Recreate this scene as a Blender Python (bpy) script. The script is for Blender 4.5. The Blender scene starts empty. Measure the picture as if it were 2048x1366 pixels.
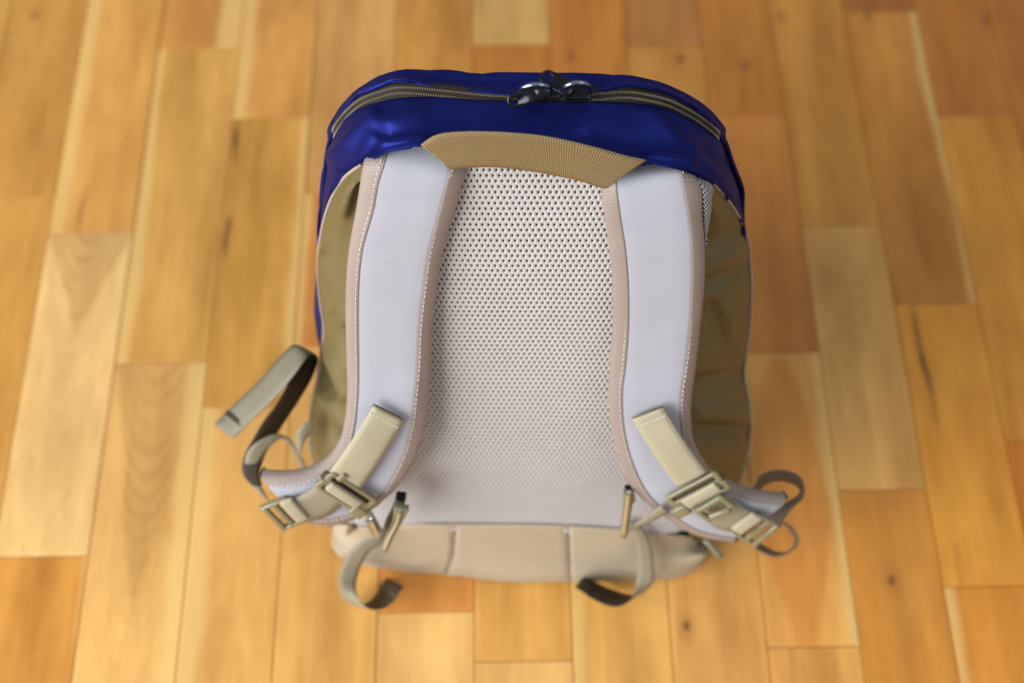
import bpy, bmesh, math, random
from mathutils import Vector, Matrix, noise
from mathutils.bvhtree import BVHTree
random.seed(7)
S = bpy.context.scene
COL = S.collection
V = Vector

# ------------------------------------------------------------------ camera, world, lamps, exposure
F = 2560.0                      # focal length for a 2048 wide picture (45 mm on 36 mm)
PITCH = math.radians(62.9)
H = 1.05
cam = bpy.data.cameras.new('camera'); camo = bpy.data.objects.new('camera', cam); COL.objects.link(camo)
camo.location = (0, 0, H); camo.rotation_euler = (math.pi/2 - PITCH, 0, 0)
cam.lens = 45; cam.sensor_width = 36; cam.clip_start = .05; cam.clip_end = 50
cam.dof.use_dof = True; cam.dof.focus_distance = .79; cam.dof.aperture_fstop = 3.5
S.camera = camo
S.view_settings.view_transform = 'Standard'; S.view_settings.look = 'None'
S.view_settings.gamma = 1; S.view_settings.exposure = 0.45
w = bpy.data.worlds.new('World'); S.world = w; w.use_nodes = True
w.node_tree.nodes['Background'].inputs[0].default_value = (.86, .93, 1.0, 1)
w.node_tree.nodes['Background'].inputs[1].default_value = .28
S.cycles.use_denoising = True
def area(name, loc, target, sx, sy, power, col):
    l = bpy.data.lights.new(name, 'AREA'); l.shape = 'RECTANGLE'; l.size = sx; l.size_y = sy; l.energy = power; l.color = col
    o = bpy.data.objects.new(name, l); COL.objects.link(o); o.location = loc
    o.rotation_euler = (V(target)-V(loc)).to_track_quat('-Z', 'Y').to_euler()
    return o
area('window_light', (-2.2, -.9, 1.35), (0, .4, .12), 2.6, 1.9, 112, (.97, .985, 1))
area('right_fill_light', (1.7, -.6, 2.2), (0, .4, .1), 1.6, 1.2, 11, (.95, .97, 1))  # added fill from the right, no source known there

# ------------------------------------------------------------------ view helpers: turn a picture position into a point of the place
CAM = V((0, 0, H))
AX = V((0, math.cos(PITCH), -math.sin(PITCH))); DN = V((0, -math.sin(PITCH), -math.cos(PITCH))); RT = V((1, 0, 0))
LEAN = math.radians(18.0)
O = V((0, .305, 0)); N = V((0, -math.cos(LEAN), math.sin(LEAN))); T = V((0, math.sin(LEAN), math.cos(LEAN)))
ROOT = V((0, .38, 0))
def ray(px, py): return AX + RT*((px-1024)/F) + DN*((py-683)/F)
def P(px, py, n=0.0):
    d = ray(px, py); k = (n - (CAM-O).dot(N))/d.dot(N); return CAM + d*k
def G(px, py, z=0.0):
    d = ray(px, py); return CAM + d*((z-H)/d.z)
def px_of(X):
    d = X-CAM; z = d.dot(AX); return (1024+F*d.dot(RT)/z, 683+F*d.dot(DN)/z)
def PL(pts): return [P(*p) for p in pts]
def GL(pts): return [G(*p) for p in pts]
# ------------------------------------------------------------------ curves
def cr1(p, t):
    n = len(p); i = min(int(t), n-2); f = t-i
    a = p[i-1] if i > 0 else p[0]*2-p[1]; b = p[i]; c = p[i+1]; d = p[i+2] if i+2 < n else p[-1]*2-p[-2]
    return b*1.0 + (c-a)*(.5*f) + (a*2-b*5+c*4-d)*(.5*f*f) + (b*3-a-c*3+d)*(.5*f*f*f)
def cr(p, N_):                      # equal index steps
    return [cr1(p, (len(p)-1)*i/(N_-1)) for i in range(N_)]
def arc(p, N_, fine=8):             # equal length steps
    q = cr(p, (len(p)-1)*fine+1); L = [0]
    for i in range(1, len(q)): L.append(L[-1]+(q[i]-q[i-1]).length)
    out = []; j = 0
    for k in range(N_):
        s = L[-1]*k/(N_-1)
        while j < len(q)-2 and L[j+1] < s: j += 1
        f = (s-L[j])/max(1e-9, L[j+1]-L[j]); out.append(q[j].lerp(q[j+1], min(1, max(0, f))))
    return out
# ------------------------------------------------------------------ object helpers
def obj(name, verts, faces, mat, parent=None, uvs=None, smooth=True, kind=None):
    me = bpy.data.meshes.new(name)
    off = ROOT if parent is not None else V((0, 0, 0))
    me.from_pydata([tuple(v-off) for v in verts], [], faces)
    if uvs:
        ul = me.uv_layers.new(name='UVMap')
        for lp in me.loops: ul.data[lp.index].uv = uvs[lp.vertex_index]
    me.materials.append(mat)
    if smooth: me.polygons.foreach_set('use_smooth', [True]*len(me.polygons))
    me.update()
    o = bpy.data.objects.new(name, me); COL.objects.link(o)
    if parent is not None: o.parent = parent
    if kind: o['kind'] = kind
    return o
def bmobj(name, bm, mat, parent=None, smooth=False, kind=None):
    bmesh.ops.recalc_face_normals(bm, faces=bm.faces[:])
    me = bpy.data.meshes.new(name)
    off = ROOT if parent is not None else V((0, 0, 0))
    for v in bm.verts: v.co = v.co-off
    bm.to_mesh(me); bm.free(); me.materials.append(mat)
    if smooth: me.polygons.foreach_set('use_smooth', [True]*len(me.polygons))
    o = bpy.data.objects.new(name, me); COL.objects.link(o)
    if parent is not None: o.parent = parent
    if kind: o['kind'] = kind
    return o
def grid(rows):                    # rows of equal length -> verts, faces, uvs in metres
    nr, nc = len(rows), len(rows[0]); v = [p for r in rows for p in r]
    fc = [(i*nc+j, i*nc+j+1, (i+1)*nc+j+1, (i+1)*nc+j) for i in range(nr-1) for j in range(nc-1)]
    mr = rows[nr//2]; u = [0]
    for j in range(1, nc): u.append(u[-1]+(mr[j]-mr[j-1]).length)
    mc = nc//2; q = [0]
    for i in range(1, nr): q.append(q[-1]+(rows[i][mc]-rows[i-1][mc]).length)
    return v, fc, [(u[j], q[i]) for i in range(nr) for j in range(nc)]
def solid(o, t, off=-1):
    m = o.modifiers.new('thickness', 'SOLIDIFY'); m.thickness = t; m.offset = off; return o
def patch(name, rows, nu, nv, mat, parent, disp=None, thick=.0015, eq=False, zmin=.001):
    rr = [(arc(r, nu) if not eq else cr(r, nu)) for r in rows]
    cols = [cr([rr[i][j] for i in range(len(rr))], nv) for j in range(nu)]
    g = [[cols[j][i] for j in range(nu)] for i in range(nv)]
    if disp:
        out = [[None]*nu for _ in range(nv)]
        for i in range(nv):
            for j in range(nu):
                a = g[i][min(nu-1, j+1)]-g[i][max(0, j-1)]; b = g[min(nv-1, i+1)][j]-g[max(0, i-1)][j]
                nn = a.cross(b)
                if nn.length < 1e-12: nn = N.copy()
                nn.normalize()
                if nn.dot(CAM-g[i][j]) < 0: nn = -nn
                out[i][j] = g[i][j]+nn*disp(g[i][j], i/(nv-1), j/(nu-1))
        g = out
    for r in g:
        for p in r:
            if p.z < zmin: p.z = zmin
    v, f, uv = grid(g)
    o = obj(name, v, f, mat, parent, uv)
    # make faces look outwards (towards the viewer's half) so the thickness goes inwards
    me = o.data
    s = sum(1 if pl.normal.dot((CAM-ROOT)-pl.center) > 0 else -1 for pl in me.polygons)
    if s < 0: me.flip_normals()
    if thick: solid(o, thick)
    return o, g
def tube(name, pts, r, mat, parent, seg=8, n=None):
    q = arc(pts, n or len(pts)*6); v = []; f = []; up = V((.3, .2, .93)).normalized()
    for i, p in enumerate(q):
        t = (q[min(i+1, len(q)-1)]-q[max(i-1, 0)]).normalized(); a = t.cross(up).normalized(); b = a.cross(t)
        for k in range(seg):
            th = 2*math.pi*k/seg; v.append(p+a*(r*math.cos(th))+b*(r*math.sin(th)))
    for i in range(len(q)-1):
        for k in range(seg): f.append((i*seg+k, i*seg+(k+1) % seg, (i+1)*seg+(k+1) % seg, (i+1)*seg+k))
    f.append(tuple(range(seg))); f.append(tuple(range((len(q)-1)*seg, len(q)*seg)))
    L = 0; uv = []
    for i in range(len(q)):
        if i: L += (q[i]-q[i-1]).length
        uv += [(L, 2*math.pi*r*k/seg) for k in range(seg)]
    return obj(name, v, f, mat, parent, uv)
def ribbon(name, A, B, mat, parent, th=.0013, n=60, across=5, crown=0, back=None, pale_at=.5):
    a = cr(A, n); b = cr(B, n); top = []; bot = []; uv = []; L = 0; nrm0 = None
    for i in range(n):
        t = ((a[min(i+1, n-1)]+b[min(i+1, n-1)])-(a[max(i-1, 0)]+b[max(i-1, 0)])).normalized()
        nr = t.cross(b[i]-a[i])
        nr = nr.normalized() if nr.length > 1e-9 else V((0, 0, 1))
        if back is None and nrm0 is not None and nr.dot(nrm0) < -.2: nr = -nr
        nrm0 = nr
        if i == int(pale_at*(n-1)): face_up = nr.dot(CAM-a[i]) > 0
        if i: L += ((a[i]+b[i])/2-(a[i-1]+b[i-1])/2).length
        w_ = (b[i]-a[i]).length
        for k in range(across):
            f = k/(across-1); e = .35 if k in (0, across-1) else 1
            c = a[i].lerp(b[i], f)+nr*(crown*4*f*(1-f))
            top.append(c+nr*(th/2*e)); bot.append(c-nr*(th/2*e)); uv.append((L, f*w_))
    v = top+bot; M = n*across; fc = []
    for i in range(n-1):
        for k in range(across-1):
            p = i*across+k; fc.append((p, p+1, p+across+1, p+across)); fc.append((M+p, M+p+across, M+p+across+1, M+p+1))
        p = i*across; fc.append((p, p+across, M+p+across, M+p)); p += across-1; fc.append((p, M+p, M+p+across, p+across))
    for i in (0, n-1):
        for k in range(across-1):
            p = i*across+k; fc.append((p, M+p, M+p+1, p+1) if i == 0 else (p, p+1, M+p+1, M+p))
    o = obj(name, v, fc, mat, parent, uv+uv, smooth=True)
    if back is not None:
        o.data.materials.append(back)
        for pl in o.data.polygons:
            up_side = all(i < M for i in pl.vertices)
            pl.material_index = 0 if up_side == face_up else 1
    return o
def frame(p0, p1, up):             # matrix: origin midway, X from p0 to p1, Z near up
    x = (p1-p0).normalized(); z = (up-x*up.dot(x)).normalized(); y = z.cross(x)
    m = Matrix((x, y, z)).transposed().to_4x4(); m.translation = (p0+p1)/2; return m
def rbox(bm, m, sx, sy, sz, bev=.001, seg=2, taper=1.0):
    r = bmesh.ops.create_cube(bm, size=1); vs = r['verts']
    for v in vs:
        k = taper if v.co.x > 0 else 1
        v.co = V((v.co.x*sx, v.co.y*sy*k, v.co.z*sz))
    es = list({e for v in vs for e in v.link_edges})
    g = bmesh.ops.bevel(bm, geom=es, offset=bev, segments=seg, affect='EDGES', profile=.5)
    done = set(vs) | set(g['verts'])
    for v in [x for x in done if x.is_valid]: v.co = m @ v.co
def rrect(sx, sy, r, n=6):
    out = []
    for cx, cy, a0 in ((1, 1, 0), (-1, 1, 90), (-1, -1, 180), (1, -1, 270)):
        for k in range(n):
            a = math.radians(a0+90*k/(n-1)); out.append((cx*(sx/2-r)+r*math.cos(a), cy*(sy/2-r)+r*math.sin(a)))
    return out
def ring(bm, m, outer, inner, th, ch=.0004):    # plate with a hole, chamfered
    n = len(outer); L = []
    def cen(p): return (sum(a for a, _ in p)/n, sum(b for _, b in p)/n)
    def sh(p, d, c):
        return [(x-(x-c[0])*d/max(1e-6, math.hypot(x-c[0], y-c[1])), y-(y-c[1])*d/max(1e-6, math.hypot(x-c[0], y-c[1]))) for x, y in p]
    co, ci = cen(outer), cen(inner)
    loops = [(outer, -th/2+ch), (outer, th/2-ch), (sh(outer, ch, co), th/2), (sh(inner, -ch, ci), th/2), (inner, th/2-ch), (inner, -th/2+ch), (sh(inner, -ch, ci), -th/2), (sh(outer, ch, co), -th/2)]
    vv = [[bm.verts.new(m @ V((x, y, z))) for x, y in p] for p, z in loops]
    for i in range(8):
        a, b = vv[i], vv[(i+1) % 8]
        for k in range(n): bm.faces.new((a[k], a[(k+1) % n], b[(k+1) % n], b[k]))
# ------------------------------------------------------------------ materials
def lin(r, g, b):
    f = lambda c: (c/255/12.92) if c/255 <= .04045 else ((c/255+.055)/1.055)**2.4
    return (f(r), f(g), f(b), 1)
class NT:
    def __init__(s, name):
        s.m = bpy.data.materials.new(name); s.m.use_nodes = True; s.t = s.m.node_tree; s.b = s.t.nodes['Principled BSDF']
    def n(s, typ, **kw):
        x = s.t.nodes.new(typ)
        for k, v in kw.items(): setattr(x, k, v)
        return x
    def l(s, a, b): s.t.links.new(a, b)
    def mth(s, op, a, b=None, c=None, clamp=False):
        x = s.n('ShaderNodeMath', operation=op, use_clamp=clamp)
        for i, q in enumerate((a, b, c)):
            if q is None: continue
            if isinstance(q, (int, float)): x.inputs[i].default_value = q
            else: s.l(q, x.inputs[i])
        return x.outputs[0]
    def mix(s, f, a, b, typ='MIX'):
        x = s.n('ShaderNodeMix', data_type='RGBA', blend_type=typ)
        for i, q in ((0, f), (6, a), (7, b)):
            if isinstance(q, (int, float)): x.inputs[i].default_value = q
            elif isinstance(q, tuple): x.inputs[i].default_value = q
            else: s.l(q, x.inputs[i])
        return x.outputs[2]
    def noise(s, vec, scale, detail=3, rough=.5):
        x = s.n('ShaderNodeTexNoise'); x.inputs['Scale'].default_value = scale; x.inputs['Detail'].default_value = detail; x.inputs['Roughness'].default_value = rough
        if vec is not None: s.l(vec, x.inputs['Vector'])
        return x.outputs['Fac']
    def attr(s, name):
        x = s.n('ShaderNodeAttribute', attribute_type='OBJECT', attribute_name=name); return x.outputs['Fac']
    def bump(s, h, strength, dist):
        x = s.n('ShaderNodeBump'); x.inputs['Strength'].default_value = strength; x.inputs['Distance'].default_value = dist
        s.l(h, x.inputs['Height']); s.l(x.outputs[0], s.b.inputs['Normal'])
    def smooth(s, v, a, b):
        x = s.n('ShaderNodeMapRange', interpolation_type='SMOOTHSTEP'); s.l(v, x.inputs[0]); x.inputs[1].default_value = a; x.inputs[2].default_value = b; return x.outputs[0]
def cloth(name, col, pu, pv, dark=.6, rough=.7, metal=0.0, spec=.4, bd=.0003, bs=.6, mode='plain', sheen=0.0, sheencol=None, var=.08, spectint=None):
    m = NT(name); uvn = m.n('ShaderNodeUVMap'); sp = m.n('ShaderNodeSeparateXYZ'); m.l(uvn.outputs[0], sp.inputs[0])
    u = m.mth('MULTIPLY', sp.outputs[0], 2*math.pi/pu); v = m.mth('MULTIPLY', sp.outputs[1], 2*math.pi/pv)
    if mode == 'plain':           # basket weave of yarns
        w_ = m.mth('MULTIPLY', m.mth('SINE', u), m.mth('SINE', v)); h = m.mth('MULTIPLY_ADD', w_, .5, .5)
    elif mode == 'twill':
        d = m.mth('ADD', u, v); h = m.mth('MULTIPLY_ADD', m.mth('MULTIPLY', m.mth('SINE', d), m.mth('MULTIPLY_ADD', m.mth('SINE', v), .4, .6)), .5, .5)
    elif mode == 'rib':           # ribs along v, faint crossing yarns
        h = m.mth('MULTIPLY_ADD', m.mth('ADD', m.mth('MULTIPLY', m.mth('SINE', u), .7), m.mth('MULTIPLY', m.mth('SINE', v), .3)), .5, .5)
    else:
        h = m.mth('MULTIPLY_ADD', m.mth('SINE', v), .5, .5)
    tc = m.n('ShaderNodeTexCoord')
    big = m.noise(tc.outputs['Object'], 45, 4)
    c2 = tuple(x*dark for x in col[:3])+(1,)
    c = m.mix(h, c2, col)
    vf = m.mth('MULTIPLY_ADD', big, var*2, 1-var)
    cc = m.n('ShaderNodeCombineColor'); [m.l(vf, cc.inputs[i]) for i in range(3)]
    c = m.mix(1.0, c, cc.outputs[0], 'MULTIPLY')
    m.l(c, m.b.inputs['Base Color']); m.b.inputs['Roughness'].default_value = rough; m.b.inputs['Metallic'].default_value = metal
    m.b.inputs['Specular IOR Level'].default_value = spec
    if sheen:
        m.b.inputs['Sheen Weight'].default_value = sheen; m.b.inputs['Sheen Roughness'].default_value = .4
        if sheencol: m.b.inputs['Sheen Tint'].default_value = sheencol
    if spectint: m.b.inputs['Specular Tint'].default_value = spectint
    m.bump(h, bs, bd)
    return m.m
def plain(name, col, rough=.4, metal=0, spec=.5, var=0.1):
    m = NT(name); tc = m.n('ShaderNodeTexCoord'); nz = m.noise(tc.outputs['Object'], 300, 4)
    c = m.mix(nz, tuple(x*(1-var) for x in col[:3])+(1,), tuple(min(1, x*(1+var)) for x in col[:3])+(1,))
    m.l(c, m.b.inputs['Base Color']); m.b.inputs['Roughness'].default_value = rough; m.b.inputs['Metallic'].default_value = metal
    m.b.inputs['Specular IOR Level'].default_value = spec
    m.bump(nz, .15, .0002); return m.m
M = {}
M['blue'] = cloth('blue_nylon', (.019, .027, .20, 1), .0015, .0015, .30, .43, .58, .35, .0002, .5, 'twill', spectint=(.10, .13, 1, 1))
M['olive'] = cloth('olive_nylon', (.185, .145, .056, 1), .0014, .0011, .7, .52, .25, .4, .0002, .5, 'rib')
M['strap'] = cloth('pale_grey_knit', (.475, .475, .525, 1), .0022, .0020, .64, .85, 0, .2, .0003, .45, 'plain', .15)
M['mesh'] = cloth('pale_spacer_mesh', (.52, .485, .47, 1), .0012, .0012, .9, .85, 0, .2, .0002, .4, 'plain', .1)
M['liner'] = cloth('dark_liner', (.035, .036, .038, 1), .001, .001, .7, .9, 0, .1, .0002, .4)
M['bind'] = cloth('rose_tan_binding', (.45, .355, .305, 1), .0019, .0015, .38, .5, .15, .4, .0004, .8, 'twill')
M['stitch'] = plain('white_thread', (.60, .57, .56, 1), .6)
M['handle'] = cloth('tan_webbing', (.35, .235, .098, 1), .0014, .0018, .34, .55, .1, .4, .0005, .9, 'rib')
M['web'] = cloth('pale_tan_webbing', (.33, .292, .20, 1), .0014, .0010, .7, .55, .1, .4, .0003, .7, 'rib')
M['patch'] = cloth('cream_webbing', (.42, .37, .245, 1), .0030, .0024, .86, .6, 0, .35, .0003, .3, 'line')
M['darkweb'] = cloth('brown_shaded_webbing', (.16, .12, .08, 1), .0014, .0010, .6, .55, .1, .4, .0003, .7, 'rib')  # brown webbing; on the right loops the dark colour stands for shade
M['tailweb'] = cloth('shaded_tail_webbing', (.25, .232, .165, 1), .0014, .0010, .7, .55, .1, .4, .0003, .7, 'rib')  # tail copy of the webbing, darkened for the weaker light on it
M['webshade'] = cloth('shaded_webbing_back', (.055, .040, .024, 1), .0014, .0010, .7, .6, .0, .3, .0003, .7, 'rib')  # webbing faces turned from the light, shade put into the near-black colour
M['base'] = cloth('tan_base_fabric', (.47, .385, .265, 1), .0013, .0013, .8, .75, 0, .3, .0002, .5, 'plain')
M['tape'] = cloth('brown_zipper_tape', (.030, .021, .010, 1), .0008, .0012, .6, .7, 0, .3, .0003, .7, 'rib')
M['coil'] = plain('bronze_nylon_coil', (.24, .19, .125, 1), .35, 0, .6)
M['black'] = plain('black_metal', (.012, .013, .017, 1), .17, .6, .6, .4)
M['glint'] = plain('glint_metal', (.28, .33, .44, 1), .16, 1.0, .6, .3)  # slider bridges: pale blue-grey colour puts their highlights into the metal
M['glintbar'] = plain('bright_glint_metal', (.72, .78, .90, 1), .2, 1.0, .6, .1)  # bright colour for the glint bars added on the chest clips
M['plastic'] = plain('tan_plastic', (.215, .185, .10, 1), .16, 0, .6)
M['plasticg'] = plain('khaki_plastic', (.19, .185, .095, 1), .14, 0, .6)
M['piping'] = cloth('tan_piping', (.46, .37, .29, 1), .0012, .0012, .6, .55, 0, .4, .0003, .8, 'twill')
M['sub'] = plain('dark_joint_filler', (.10, .07, .045, 1), .8)
# wood
W_PLANK = .081
def wood():
    m = NT('varnished_birch'); tc = m.n('ShaderNodeTexCoord'); sp = m.n('ShaderNodeSeparateXYZ'); m.l(tc.outputs['Object'], sp.inputs[0])
    x, y = sp.outputs[0], sp.outputs[1]; seed = m.attr('seed')
    def vec(sx, sy, so=7.3):
        c = m.n('ShaderNodeCombineXYZ'); m.l(m.mth('MULTIPLY', x, sx), c.inputs[0]); m.l(m.mth('MULTIPLY', y, sy), c.inputs[1]); m.l(m.mth('MULTIPLY', seed, so), c.inputs[2]); return c.outputs[0]
    oi = m.n('ShaderNodeObjectInfo'); base = oi.outputs['Color']
    fine = m.noise(vec(420, 14), 1, 3, .6)
    mid = m.noise(vec(70, 4.5), 1, 4, .6)
    broad = m.noise(vec(22, 5), 1, 3, .55)
    blot = m.noise(vec(60, 34), 1, 3, .6)
    warp = m.noise(vec(24, 9), 1, 3, .5)
    # cathedral figure
    x2 = m.mth('MULTIPLY', x, x)
    ph = m.mth('ADD', m.mth('MULTIPLY', m.mth('ADD', y, m.mth('MULTIPLY', m.mth('MULTIPLY', x2, m.attr('archk')), 62)), 300), m.mth('MULTIPLY', warp, 13))
    arch = m.mth('MULTIPLY', m.mth('POWER', m.mth('MULTIPLY_ADD', m.mth('SINE', ph), .5, .5), 1.6), m.smooth(m.noise(vec(26, 16, 2.2), 1, 2), .3, .62))
    hw = m.mth('MULTIPLY', m.mth('DIVIDE', m.mth('SUBTRACT', m.attr('wedge'), m.mth('MULTIPLY', m.mth('ADD', m.mth('MULTIPLY', y, m.attr('archk')), m.attr('half')), 1)), m.attr('wedge')), .041)
    win = m.smooth(m.mth('SUBTRACT', m.mth('ADD', m.mth('ABSOLUTE', x), m.mth('MULTIPLY', m.mth('SUBTRACT', warp, .5), .016)), hw), .004, -.005)
    wedge = m.mth('MULTIPLY', win, m.attr('arch'))
    arch = m.mth('MULTIPLY', m.mth('MULTIPLY', arch, m.mth('MULTIPLY_ADD', win, .8, .2)), m.attr('arch'))
    # heart-wood wedge
    lg = m.mth('MULTIPLY_ADD', m.mth('SUBTRACT', broad, .5), .9, 1.0)
    lg = m.mth('ADD', lg, m.mth('MULTIPLY', m.mth('SUBTRACT', mid, .5), .40))
    lg = m.mth('ADD', lg, m.mth('MULTIPLY', m.mth('SUBTRACT', fine, .5), .16))
    lg = m.mth('ADD', lg, m.mth('MULTIPLY', m.mth('SUBTRACT', blot, .5), .22))
    cc = m.n('ShaderNodeCombineColor'); m.l(lg, cc.inputs[0]); m.l(m.mth('POWER', lg, 1.25), cc.inputs[1]); m.l(m.mth('POWER', lg, 1.6), cc.inputs[2])
    c = m.mix(1.0, base, cc.outputs[0], 'MULTIPLY')
    c = m.mix(m.mth('MULTIPLY', wedge, .42), c, (.40, .20, .055, 1))
    c = m.mix(m.mth('MULTIPLY', arch, .34), c, (.36, .16, .035, 1))
    ov = m.mth('ADD', m.mth('POWER', m.mth('DIVIDE', m.mth('ADD', x, .004), .029), 2), m.mth('POWER', m.mth('DIVIDE', y, m.mth('MULTIPLY', m.attr('half'), .97)), 2))
    ov = m.smooth(m.mth('ADD', ov, m.mth('MULTIPLY', m.mth('SUBTRACT', warp, .5), .9)), 1.15, .8)
    c = m.mix(m.mth('MULTIPLY', ov, m.attr('oval')), c, m.mix(1.0, c, (.90, .72, .54, 1), 'MULTIPLY'))
    # pale sap-wood edge
    sap = m.attr('sap'); sg = m.mth('SIGN', sap)
    d = m.mth('SUBTRACT', m.mth('MULTIPLY', sg, x), m.mth('SUBTRACT', W_PLANK/2, m.mth('ABSOLUTE', sap)))
    d = m.mth('ADD', d, m.mth('MULTIPLY', m.mth('SUBTRACT', m.noise(vec(8, 6), 1, 2), .5), .022))
    c = m.mix(m.mth('MULTIPLY', m.smooth(d, -.004, .006), m.mth('MULTIPLY', m.mth('ABSOLUTE', m.smooth(m.mth('ABSOLUTE', sap), 0, .001)), .62)), c, (.76, .50, .17, 1))
    # dark mineral streak
    sx_ = m.attr('streak'); dd = m.mth('ABSOLUTE', m.mth('SUBTRACT', m.mth('ADD', x, m.mth('MULTIPLY', m.mth('SUBTRACT', warp, .5), .012)), sx_))
    sm = m.mth('MULTIPLY', m.smooth(dd, .0055, .0005), m.smooth(m.noise(vec(12, 9, 3.1), 1, 2), .48, .66))
    c = m.mix(m.mth('MULTIPLY', sm, m.smooth(m.mth('ABSOLUTE', sx_), 0, .001)), c, (.10, .045, .015, 1))
    # knot
    kx, ky = m.attr('knot_x'), m.attr('knot_y')
    ex = m.mth('DIVIDE', m.mth('SUBTRACT', x, kx), .0042); ey = m.mth('DIVIDE', m.mth('SUBTRACT', y, ky), .0065)
    kd = m.mth('ADD', m.mth('SQRT', m.mth('ADD', m.mth('MULTIPLY', ex, ex), m.mth('MULTIPLY', ey, ey))), m.mth('MULTIPLY', m.mth('SUBTRACT', blot, .5), 1.6))
    c = m.mix(m.mth('MULTIPLY', m.smooth(kd, 3.2, .8), .3), c, (.30, .12, .03, 1))
    c = m.mix(m.mth('MULTIPLY', m.smooth(kd, 1.0, .2), .62), c, (.055, .025, .012, 1))
    m.l(c, m.b.inputs['Base Color'])
    m.l(m.mth('MULTIPLY_ADD', mid, .16, .30), m.b.inputs['Roughness'])
    m.b.inputs['Specular IOR Level'].default_value = .3
    m.b.inputs['Coat Weight'].default_value = .12; m.b.inputs['Coat Roughness'].default_value = .22
    m.bump(m.mth('ADD', mid, m.mth('MULTIPLY', fine, .4)), .12, .0004)
    return m.m
M['wood'] = wood()

# ------------------------------------------------------------------ floor: a dark sheet with every plank laid on it
TH = math.atan(95*math.cos(PITCH)/F)          # planks run this far off the line of sight
ca, sa = math.cos(TH), math.sin(TH)
def to_ab(p): return (p.x*ca+p.y*sa, -p.x*sa+p.y*ca)
bm = bmesh.new(); q = [bm.verts.new(c) for c in ((-3, -2, -.016), (3, -2, -.016), (3, 4, -.016), (-3, 4, -.016))]; bm.faces.new(q)
floor = bmobj('floor', bm, M['sub']); floor['kind'] = 'structure'; floor['label'] = 'varnished birch plank floor under the backpack'
seams_px = [25, 178, 331, 489, 636, 794, 944.6, 1096, 1248, 1396, 1539, 1683, 1828, 1975]
sea = [to_ab(G(x, 0))[0] for x in seams_px]
while len([s for s in sea if s < sea[0]]) < 1 and sea[0] > -1.1: sea.insert(0, sea[0]-W_PLANK)
first = len(sea)-len(seams_px)
while sea[-1] < 1.1: sea.append(sea[-1]+W_PLANK)
# joints (picture rows, top to bottom) and the planks between them: colour, sap, arch, archk, streak, knot px
D = dict
PL_ = {   # column: (joints, planks from far to near)
 -1: ([300], [D(c=(190, 140, 70)), D(c=(196, 146, 76))]),
 0: ([396], [D(c=(188, 136, 62), knot=(68, 30)), D(c=(196, 142, 66))]),
 1: ([464, 1112], [D(c=(196, 140, 68), sap=-.014, streak=-.012), D(c=(222, 184, 122), arch=1, ak=-1, wl=.11), D(c=(200, 136, 56), sap=.004)]),
 2: ([95, 725], [D(c=(190, 130, 62), sap=.026), D(c=(196, 146, 72), sap=-.010), D(c=(218, 170, 100), arch=1, ak=-1, sap=.016, wl=.24)]),
 3: ([236, 812], [D(c=(196, 138, 68), sap=-.016), D(c=(198, 146, 66), sap=.012, streak=-.034), D(c=(212, 160, 88), sap=-.018)]),
 4: ([385, 690], [D(c=(188, 138, 78)), D(c=(196, 126, 58), sap=-.008), D(c=(208, 156, 84))]),
 5: ([640, 1223], [D(c=(182, 126, 56)), D(c=(206, 136, 66)), D(c=(218, 172, 104))]),
 6: ([88, 640, 1322], [D(c=(192, 156, 92), arch=.5, ak=-1), D(c=(168, 104, 40), knot=(1120, 105)), D(c=(214, 160, 82)), D(c=(220, 172, 102))]),
 7: ([640], [D(c=(164, 98, 36), streak=.028, knot=(1140, 112)), D(c=(212, 162, 86), sap=-.01)]),
 8: ([92, 640], [D(c=(146, 94, 46)), D(c=(172, 118, 50), knot=(1362, 115)), D(c=(206, 152, 82), knot=(1374, 1252))]),
 9: ([228, 705, 1293], [D(c=(166, 104, 38), knot=(1490, 130)), D(c=(174, 108, 46)), D(c=(204, 146, 74), oval=.75, sap=.012), D(c=(206, 148, 76))]),
 10: ([450, 978], [D(c=(168, 114, 46), knot=(1560, 32)), D(c=(198, 150, 84), arch=.35, ak=-1), D(c=(186, 122, 44), arch=.35, ak=-1, knot=(1783, 1160))]),
 11: ([22, 607, 1172], [D(c=(136, 80, 34)), D(c=(166, 108, 42), sap=.010, knot=(1735, 28)), D(c=(184, 122, 40), streak=-.02), D(c=(184, 116, 38), sap=-.01)]),
 12: ([230, 880], [D(c=(152, 90, 32), knot=(1972, 40)), D(c=(172, 114, 38)), D(c=(170, 96, 32))]),
 13: ([300], [D(c=(144, 82, 30)), D(c=(160, 100, 36))]),
}
FAR, NEAR = 2.4, -.75
PAL = [(196, 142, 68), (184, 126, 54), (204, 156, 84), (172, 104, 38), (212, 168, 100)]
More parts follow.
